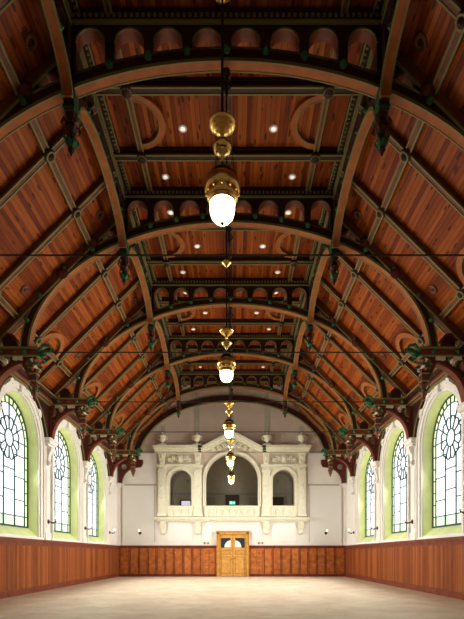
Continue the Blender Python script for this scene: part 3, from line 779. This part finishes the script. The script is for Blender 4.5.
        for k in range(4):
            a = pi/4+k*pi/2; dx, dy = cos(a), sin(a)
            m.tube([(c[0]+dx*.05, dy*.05, 9.05), (c[0]+dx*.15, dy*.15, 9.12), (c[0]+dx*.18, dy*.18, 9.03), (c[0]+dx*.13, dy*.13, 8.97)], [.03, .03, .025, .012], 5, 2)
            m.tube([(c[0]+dx*.07, dy*.07, 8.72), (c[0]+dx*.13, dy*.13, 8.80), (c[0]+dx*.14, dy*.14, 8.87)], [.03, .025, .01], 5, 1)
        m.build('carved_drop', ['dark', 'green', 'red'], P)
        # hammer beam
        m = MB(F); m.box(5.12, HW, 6.58, 6.80, -.12, .12, 0); m.box(5.10, HW, 6.77, 6.82, -.14, .14, 1); m.box(5.10, HW, 6.56, 6.60, -.14, .14, 1)
        m.build('hammer_beam', ['red', 'olive'], T)
        m = MB(F)
        m.ball((5.02, 6.70, 0), .13, .08, .10, 9, 6); m.ball((4.86, 6.74, 0), .10, .05, .06, 8, 5)
        for t in (-1, 1):
            m.tube([(5.1, 6.72, t*.08), (4.95, 6.86, t*.14), (4.80, 6.84, t*.12), (4.76, 6.74, t*.08)], [.05, .05, .04, .015], 6)
            m.tube([(5.1, 6.64, t*.08), (4.98, 6.54, t*.14), (4.86, 6.60, t*.12)], [.05, .045, .015], 6)
        m.build('carved_beam_end', 'green', T, label='green painted carved leaf end')
        # bracket below
        m = MB(F)
        A1 = arc(5.34, 5.40, 1.02, 2, 78, 14)      # lower edge: from the wall foot up to the drop
        poly = [(HW-.02, 5.36), (6.36, 5.36)] + A1 + [(5.52, 6.30), (5.40, 6.05), (5.33, 5.88), (5.17, 5.88), (5.17, 6.60), (HW-.02, 6.60)]
        holes = [arc(5.72, 6.50, .055, 0, 340, 12), [(5.86, 6.56), (6.12, 6.56), (6.12, 6.38), (6.05, 6.30), (5.96, 6.34), (5.88, 6.42)],
                 arc(6.36, 6.33, .165, 0, 340, 14), arc(6.46, 5.98, .09, 0, 340, 12), arc(6.30, 6.02, .05, 0, 340, 8)]
        m.plate(poly, holes, -.08, .08, 0)
        m.band([(p[0]-.035, p[1]-.02) for p in A1], [(p[0]+.03, p[1]+.03) for p in A1], -.11, .11, 1)
        m.band(arc(6.36, 6.33, .155, 0, 360, 16), arc(6.36, 6.33, .19, 0, 360, 16), -.10, .10, 2)
        m.box(5.15, 5.36, 6.1, 6.14, -.10, .10, 2); m.box(5.15, 5.36, 5.9, 5.94, -.10, .10, 2)
        for q in range(2, len(A1), 3):
            for t in (-1, 1): m.ball((A1[q][0]+.03, A1[q][1]-.0, t*.06), .055, .05, .055, 7, 4, 1)
        m.build('bracket', ['dark_red', 'red', 'olive'], T)
        m = MB(F)
        for a in range(0, 360, 45):
            for t in (-1, 1):
                c_, s_ = cos(radians(a)), sin(radians(a))
                m.tube([(5.25+.03*c_, 6.36+.03*s_, t*.09), (5.25+.12*c_, 6.36+.12*s_, t*.15), (5.25+.19*c_, 6.36+.17*s_, t*.10)], [.045, .05, .012], 5, (a//45) % 3)
        m.ball((5.25, 6.36, 0), .07, .07, .17, 8, 5, 1)
        m.build('leaf_carving', ['red_bright', 'green', 'cream'], T, label='red, green and cream painted leaf carving')
        for ax in (5.72, 6.30): m = MB(F); m.ball((ax, 6.69, 0), .09, .045, .145, 8, 6); m.build('painted_lozenge', 'red_bright', T, label='bright red-brown lozenge on the beam')
        for q0, q1 in ((5.52, 5.78), (6.02, 6.22)): m = MB(F); m.box(q0, q1, 6.47, 6.56, -.125, .125); m.build('cream_block', 'cream', T, label='small cream painted block under the beam')
        m = MB(); c = (s*5.25, 0, 0)
        m.lathe([(.11, 5.88), (.13, 5.82), (.08, 5.76), (.05, 5.70), (.10, 5.64), (.09, 5.56), (.04, 5.50), (.05, 5.46), (.01, 5.40)], c, 8, 0)
        for k in range(4):
            a = pi/4+k*pi/2; dx, dy = cos(a), sin(a); m.tube([(c[0]+dx*.05, dy*.05, 5.62), (c[0]+dx*.13, dy*.13, 5.72), (c[0]+dx*.15, dy*.15, 5.80)], [.03, .03, .01], 5, 1)
        m.build('bracket_drop', ['red', 'green'], T)
        # wall post flaring between the window heads
        m = MB(lambda u, v, w, s=s: (s*(HW-w), u, v))
        zz = [5.36 + 1.32*i/14 for i in range(15)]
        half = [(2.03 - sqrt(max(1e-6, 1.79**2-(z-4.91)**2)), z) for z in zz]
        half = [(max(.13, min(h*1.0, 1.25)), z) for h, z in half]
        m.prism([(-h, z) for h, z in half] + [(h, z) for h, z in half[::-1]], .02, .16, 0)
        m.box(-.12, .12, 5.36, 6.6, .02, .26, 1)
        for t in (-1, 1): m.tube([(t*(h-.02), z, .165) for h, z in half], .022, 5, 2)
        m.build('wall_post', ['dark', 'red', 'olive'], T)
    # green knobs
    for k in range(-3, 4):
        x = k*.7; m = MB(); m.lathe([(.06, 0), (.075, -.03), (.05, -.06), (.055, -.08), (.02, -.11)], (x, -.10, ez(x, EA+RT/2, EB+RT/2)+.03), 8, axis='y'); m.build('knob', 'green', T)
    for s in (-1, 1):
        for x in (3.6, 4.35, 5.0, 5.35):
            m = MB(); m.lathe([(.06, 0), (.075, -.03), (.05, -.06), (.055, -.08), (.02, -.11)], (s*(x+.05), -.09, ez(x, EA+RT/2, EB+RT/2)), 8, axis='y'); m.build('knob', 'green', T)
        for x in (5.45, 6.1):
            m = MB(); m.lathe([(.06, 0), (.075, -.03), (.05, -.06), (.02, -.09)], (s*x, -.12, 6.69), 8, axis='y'); m.build('knob', 'green', T)
        # carved rosette where arch meets rafter
        for rx, rz_, rr in ((4.45, 8.78, 1), (3.62, 9.62, .9)):
            m = MB(); m.lathe([(.15*rr, 0), (.16*rr, -.04), (.11*rr, -.08), (.06*rr, -.12), (.01, -.13)], (s*rx, -.10, rz_), 10, axis='y'); m.build('rosette', 'dark_red', T)
    # crown ornament
    m = MB(); m.lathe([(.07, 10.08), (.08, 10.02), (.03, 9.96), (.05, 9.90), (.025, 9.84), (.04, 9.78), (.02, 9.70), (.03, 9.66), (.01, 9.6)], (0, 0, 0), 8)
    for k in range(4):
        a = k*pi/2; m.tube([(.02*cos(a), .02*sin(a), 9.72), (.09*cos(a), .09*sin(a), 9.80), (.07*cos(a), .07*sin(a), 9.88)], .014, 5)
    m.build('crown_drop', 'iron', T)
    m = MB(); m.tube([(-5.1, 0, 6.72), (5.1, 0, 6.72)], .016, 6); m.build('tie_rod', 'iron', T, label='thin dark iron tie rod')
    return T
TL = ['nearest dark timber roof truss with round-arched arcade, cut by the top of the photo',
      'second nearest timber roof truss, just behind the largest hanging lamp',
      'third roof truss from the camera, crossing behind the second hanging lamp',
      'fourth roof truss from the camera, next but one to the white back wall',
      'farthest timber roof truss, framing the white back wall']
truss = make_truss(); tag(truss, TL[0], 'roof truss', 'arched timber roof trusses')
for i in range(1, 5):
    t = copy_tree(truss); t.location.y = TR[i]; t['label'] = TL[i]

# timber arch lying against the back wall
m = MB(F_XZ)
m.band(ell(EA-.02, EB-.1, 0, 180, 56), ell(EA+.3, EB+.2, 0, 180, 56), YB-.14, YB-.02, 0)
m.band(ell(EA-.05, EB-.13, 0, 180, 56), ell(EA-.01, EB-.09, 0, 180, 56), YB-.2, YB-.02, 1)
o = m.build('trim_4', ['dark', 'olive'], kind='structure')
for s in (-1, 1):
    F = F_XZ if s > 0 else mirror(F_XZ)
    m = MB(F); arcp = arc(5.40, 5.4, .92, 0, 88, 12)
    poly = [(HW-.1, 5.36), (6.32, 5.36)] + [(p[0], p[1]-.05) for p in arcp] + [(5.22, 6.30), (5.12, 6.50), (5.12, 6.70), (HW-.1, 6.85)]
    m.plate(poly, [arc(6.2, 6.3, .17, 0, 340, 14), arc(5.75, 6.48, .10, 0, 340, 12)], YB-.2, YB-.04, 0); m.build('bracket', 'dark_red', o)

# longitudinal arched braces between trusses
def make_brace(full=True):
    B = empty('arched_brace')
    L = BAY-.32; a = L/2; b_ = .78; zs = 9.42
    F = F_YZ
    def e2(aa, bb, n=26): return [(aa*cos(pi*i/n), zs+bb*sin(pi*i/n)) for i in range(n+1)]
    m = MB(F); m.band(e2(a-.02, b_), e2(a+.14, b_+.14), -.07, .07, 0); m.build('brace_rib', 'dark', B)
    m = MB(F); m.band(e2(a-.05, b_-.035), e2(a-.02, b_), -.07, .07, 0)
    for s in (-1, 1): w0, w1 = sorted((s*.07, s*.10)); m.band(e2(a-.06, b_-.045), e2(a-.0, b_+.015), w0, w1, 1)
    m.build('brace_soffit', ['orange', 'olive'], B, label='orange-brown underside board with olive edges')
    m = MB(F)
    low = [(u, v) for u, v in e2(a+.02, b_+.08)]
    low = [p for p in low if p[1] > zs-.01]
    outer = [(a+.02, 10.96), (-a-.02, 10.96)] + low[::-1][0:0]
    pts = low + [(-a-.02, 10.96), (a+.02, 10.96)]
    hl = []
    for u in (-1.55, -1.08, 1.08, 1.55):
        zl = zs + (b_+.08)*sqrt(max(0, 1-((abs(u)+.17)/(a+.02))**2)) 
        zi = zs + (b_+.08)*sqrt(max(0, 1-((abs(u)-.17)/(a+.02))**2))
        o_, i_ = (zl+.16, zi+.14)
        L_, R_ = (o_, i_) if u < 0 else (i_, o_)
        top = 10.60
        hl.append([(u-.17, L_), (u+.17, R_)] + arc(u, top-.17, .17, 0, 180, 8))
    m.plate(pts, hl, -.05, .05, 0)
    m.build('brace_spandrel', 'dark', B)
    m = MB(F); m.box(-a, a, 10.72, 10.76, -.075, .075, 0); m.box(-a, a, 10.86, 10.90, -.075, .075, 0); m.build('edge_lines', 'olive', B)
    for s in (-1, 1):
        for u in (-1.3, -.65, 0, .65, 1.3):
            z = zs + (b_+.07)*sqrt(1-(u/(a+.06))**2)
            m = MB(); m.lathe([(.045, 0), (.055, .02*s), (.035, .045*s), (.01, .07*s)], (s*.07, u, z), 6, axis='x'); m.build('knob', 'green', B)
    return B
brace = make_brace()
BL = ['cut by the photo top', 'behind the nearest truss', 'behind the second truss', 'behind the third truss', 'before the farthest truss']
first = True
for sx, side in ((-1, 'left'), (1, 'right')):
    for i in range(5):
        bb = brace if first else copy_tree(brace); first = False
        bb.location = (sx*XC, TR[i]-BAY/2, 0)
        tag(bb, 'dark arched brace on the %s of the flat ceiling, %s' % (side, BL[i]), 'timber brace', 'long arched braces linking the trusses')

# small round wooden vents near each truss, on the slopes
vent = None
for i, t in enumerate(TR):
    for sx, side in ((-1, 'left'), (1, 'right')):
        for xq, hgt in ((3.36, 'upper'), (5.30, 'lower')):
            if i == 0 and xq > 5: continue
            if vent is None:
                vent = empty('ceiling_vent'); v = vent
                m = MB(); m.lathe([(.13, 0), (.13, .03), (.10, .045), (.085, .03), (.06, .02)], n=12); m.build('ring', 'rib', v)
                m = MB(); m.lathe([(.055, 0), (.05, .03), (.02, .04)], n=8); m.build('centre', 'dark', v)
            else: v = copy_tree(vent)
            v.location = (sx*xq, t-.47, SL-xq); v.rotation_euler = (0, -sx*radians(135), 0)
            tag(v, 'small round %s vent of the %s slope before the %s truss' % (hgt, side, ['nearest', 'second', 'third', 'fourth', 'farthest'][i]), 'vent', 'round vents on the roof slopes')

# white round spotlights in the flat ceiling
sp = None
ORD = ['nearest', 'second', 'third', 'fourth', 'farthest']
for i, t in enumerate(TR):
    for dy, xq, where in ((-.5, 1.64, 'just before'), (.75, 1.68, 'close behind'), (2.2, 1.04, 'midway behind')):
        y = t+dy
        if y > YB-.5 or (i == 4 and dy > 0): continue
        for sx, side in ((-1, 'left'), (1, 'right')):
            if sp is None:
                sp = empty('spotlight'); v = sp
                m = MB(); m.lathe([(.10, 0), (.10, -.012), (.07, -.016)], n=14); m.build('rim', 'plaster_white', v)
                m = MB(); m.lathe([(.06, -.016), (.055, -.022), (.02, -.024)], n=12); m.build('lens', 'spot', v)
            else: v = copy_tree(sp)
            v.location = (sx*xq, y, ZC)
            tag(v, 'small white %s ceiling spotlight %s the %s truss' % (side, where, ORD[i]), 'spotlight', 'white spotlights in the flat ceiling')

# ================================================================== HANGING LAMPS
def make_lamp(top):
    L = empty('hanging_lamp')
    m = MB(); m.tube([(0, 0, 5.28), (0, 0, 6.5), (0, 0, top-.035)], .013, 6)
    m.build('rod', 'iron', L)
    m = MB(); m.lathe([(.01, 6.60), (.07, 6.58), (.085, 6.54), (.05, 6.51), (.02, 6.47)], n=14); m.build('rod_rose', 'gold', L)
    m = MB(); m.lathe([(.012, 5.35), (.09, 5.34), (.122, 5.315), (.127, 5.30), (.118, 5.285), (.104, 5.285), (.106, 5.272), (.094, 5.262), (.082, 5.264), (.084, 5.25), (.068, 5.238), (.058, 5.24), (.058, 5.226), (.035, 5.214), (.02, 5.20), (.022, 5.18), (.012, 5.16)], n=24); m.build('upper_bowl', 'gold', L)
    m = MB(); m.lathe([(.012, 5.14), (.06, 5.13), (.088, 5.11), (.094, 5.09), (.09, 5.07), (.075, 5.05), (.06, 5.045), (.058, 5.03), (.03, 5.01), (.018, 4.99), (.01, 4.95)], n=24); m.build('lower_bowl', 'gold', L)
    m = MB(); m.tube([(0, 0, 4.84), (0, 0, 5.16)], .009, 6); m.lathe([(.02, 4.93), (.028, 4.91), (.02, 4.89)], n=8); m.build('stem', 'iron', L)
    for k in range(3):
        a = radians(90+120*k) + .5; m = MB()
        for j in range(7):
            z0 = 5.06 - j*.046
            rr = .088+.006*j
            c = Vector((rr*cos(a), rr*sin(a), z0)); t = Vector((cos(a+j*pi/2), sin(a+j*pi/2), 0))*.010
            m.tube([c+t*cos(q)+Vector((0, 0, .024))*sin(q)-Vector((0, 0, .02)) for q in [2*pi*e_/8 for e_ in range(9)]], .0035, 4)
        m.build('chain', 'iron', L)
    m = MB(); m.lathe([(.02, 4.90), (.05, 4.89), (.09, 4.86), (.12, 4.82), (.13, 4.79), (.11, 4.785)], n=20); m.build('cap', 'iron', L, label='dark dome cap')
    m = MB(); m.lathe([(.10, 4.80), (.135, 4.785), (.16, 4.755), (.171, 4.715), (.172, 4.69), (.162, 4.67), (.15, 4.665), (.152, 4.64), (.145, 4.61), (.130, 4.60), (.132, 4.58), (.122, 4.565), (.122, 4.55), (.10, 4.56)], n=28)
    for k in range(12):
        a = 2*pi*k/12; m.ball((.153*cos(a), .153*sin(a), 4.635), .014, n=6, k=4)
    m.build('bell', 'gold', L)
    m = MB(); m.lathe([(.10, 4.575), (.116, 4.54), (.118, 4.50), (.114, 4.465), (.10, 4.425), (.072, 4.392), (.035, 4.375), (.006, 4.37)], n=24); m.build('globe', 'globe', L)
    m = MB(); m.lathe([(.018, 4.372), (.016, 4.36), (.006, 4.35)], n=10); m.build('finial', 'iron', L)
    return L
LL = ['nearest and largest brass hanging lamp with stacked bowls and a white glowing globe',
      'second largest brass hanging lamp, midway down the roof',
      'third brass hanging lamp, just in front of the gable tip on the back wall',
      'fourth brass hanging lamp, the upper of two seen against the dark middle arch',
      'farthest and smallest brass hanging lamp, lowest in the dark middle arch']
LY = [TR[0]-BAY] + TR[:4]
lm0 = make_lamp(ZC-.1); lm = make_lamp(9.62)
for i in range(5):
    L = lm0 if i == 0 else (lm if i == 1 else copy_tree(lm))
    L.location = (0.03 if i == 0 else 0.0, LY[i], .035); tag(L, LL[i], 'lamp', 'brass lamps hanging down the middle of the hall')

# ================================================================== WALL SCONCES
def make_sconce():
    S = empty('wall_sconce')
    m = MB(); m.lathe([(.085, 0), (.085, -.02), (.045, -.04), (.02, -.06)], n=10, axis='y'); m.build('back_plate', 'iron', S)
    m = MB(); m.tube([(0, -.03, 0), (0, -.12, -.03), (0, -.22, -.03), (0, -.28, .0), (0, -.28, .03)], .02, 6)
    m.tube([(0, -.10, -.028), (0, -.14, -.07), (0, -.19, -.065), (0, -.20, -.03)], .012, 5); m.build('arm', 'iron', S)
    m = MB(); m.lathe([(.012, .02), (.035, .035), (.04, .045), (.02, .05)], (0, -.28, 0), 10); m.build('drip_pan', 'gold', S)
    m = MB(); m.lathe([(.016, .05), (.016, .11), (.014, .112)], (0, -.28, 0), 8); m.build('candle', 'plaster_white', S)
    m = MB(); m.lathe([(.010, .112), (.024, .135), (.02, .16), (.004, .19)], (0, -.28, 0), 8); m.build('bulb', 'bulb', S)
    return S
sc = None
PL = [(-1, TR[2], 'on the left pilaster nearest the camera'), (-1, TR[3], 'on the left pilaster between the second and third visible windows'), (-1, TR[4], 'on the far left pilaster beside the back corner'),
      (1, TR[1], 'cut by the right edge of the photo'), (1, TR[2], 'on the right pilaster before the big window'), (1, TR[3], 'on the right pilaster between the two farther windows'), (1, TR[4], 'on the far right pilaster beside the back corner')]
for sx, y, lb in PL:
    if sc is None: sc = make_sconce(); s = sc
    else: s = copy_tree(sc)
    s.location = (sx*(HW-.095), y, 2.44); s.rotation_euler = (0, 0, -radians(90)*sx if False else (radians(90) if sx < 0 else radians(-90)))
    tag(s, 'black iron candle sconce ' + lb, 'wall lamp', 'candle sconces on the pilasters')
for x, side in ((-5.3, 'left'), (5.42, 'right')):
    s = copy_tree(sc); s.location = (x, YB-.04, 2.50); s.rotation_euler = (0, 0, 0)
    tag(s, 'black iron candle sconce on the white panel at the %s end of the back wall' % side, 'wall lamp', 'candle sconces on the back wall')
# small switches above the wainscot beside the door
sw = None
for x, lb in ((-1.58, 'left of the door, the farther of two'), (-1.38, 'left of the door, the nearer of two'), (1.55, 'right of the door, the nearer of two'), (1.75, 'right of the door, the farther of two')):
    if sw is None:
        sw = empty('wall_switch'); s = sw
        m = MB(); m.box(-.05, .05, -.02, 0, -.05, .05); m.build('plate', 'gold', s)
        m = MB(); m.box(-.02, .02, -.035, -.02, -.02, .02); m.build('rocker', 'iron', s)
    else: s = copy_tree(sw)
    s.location = (x, YB-.045 if False else YB-.021, 1.93); tag(s, 'small dark wall switch above the wainscot, ' + lb, 'switch', 'wall switches by the door')
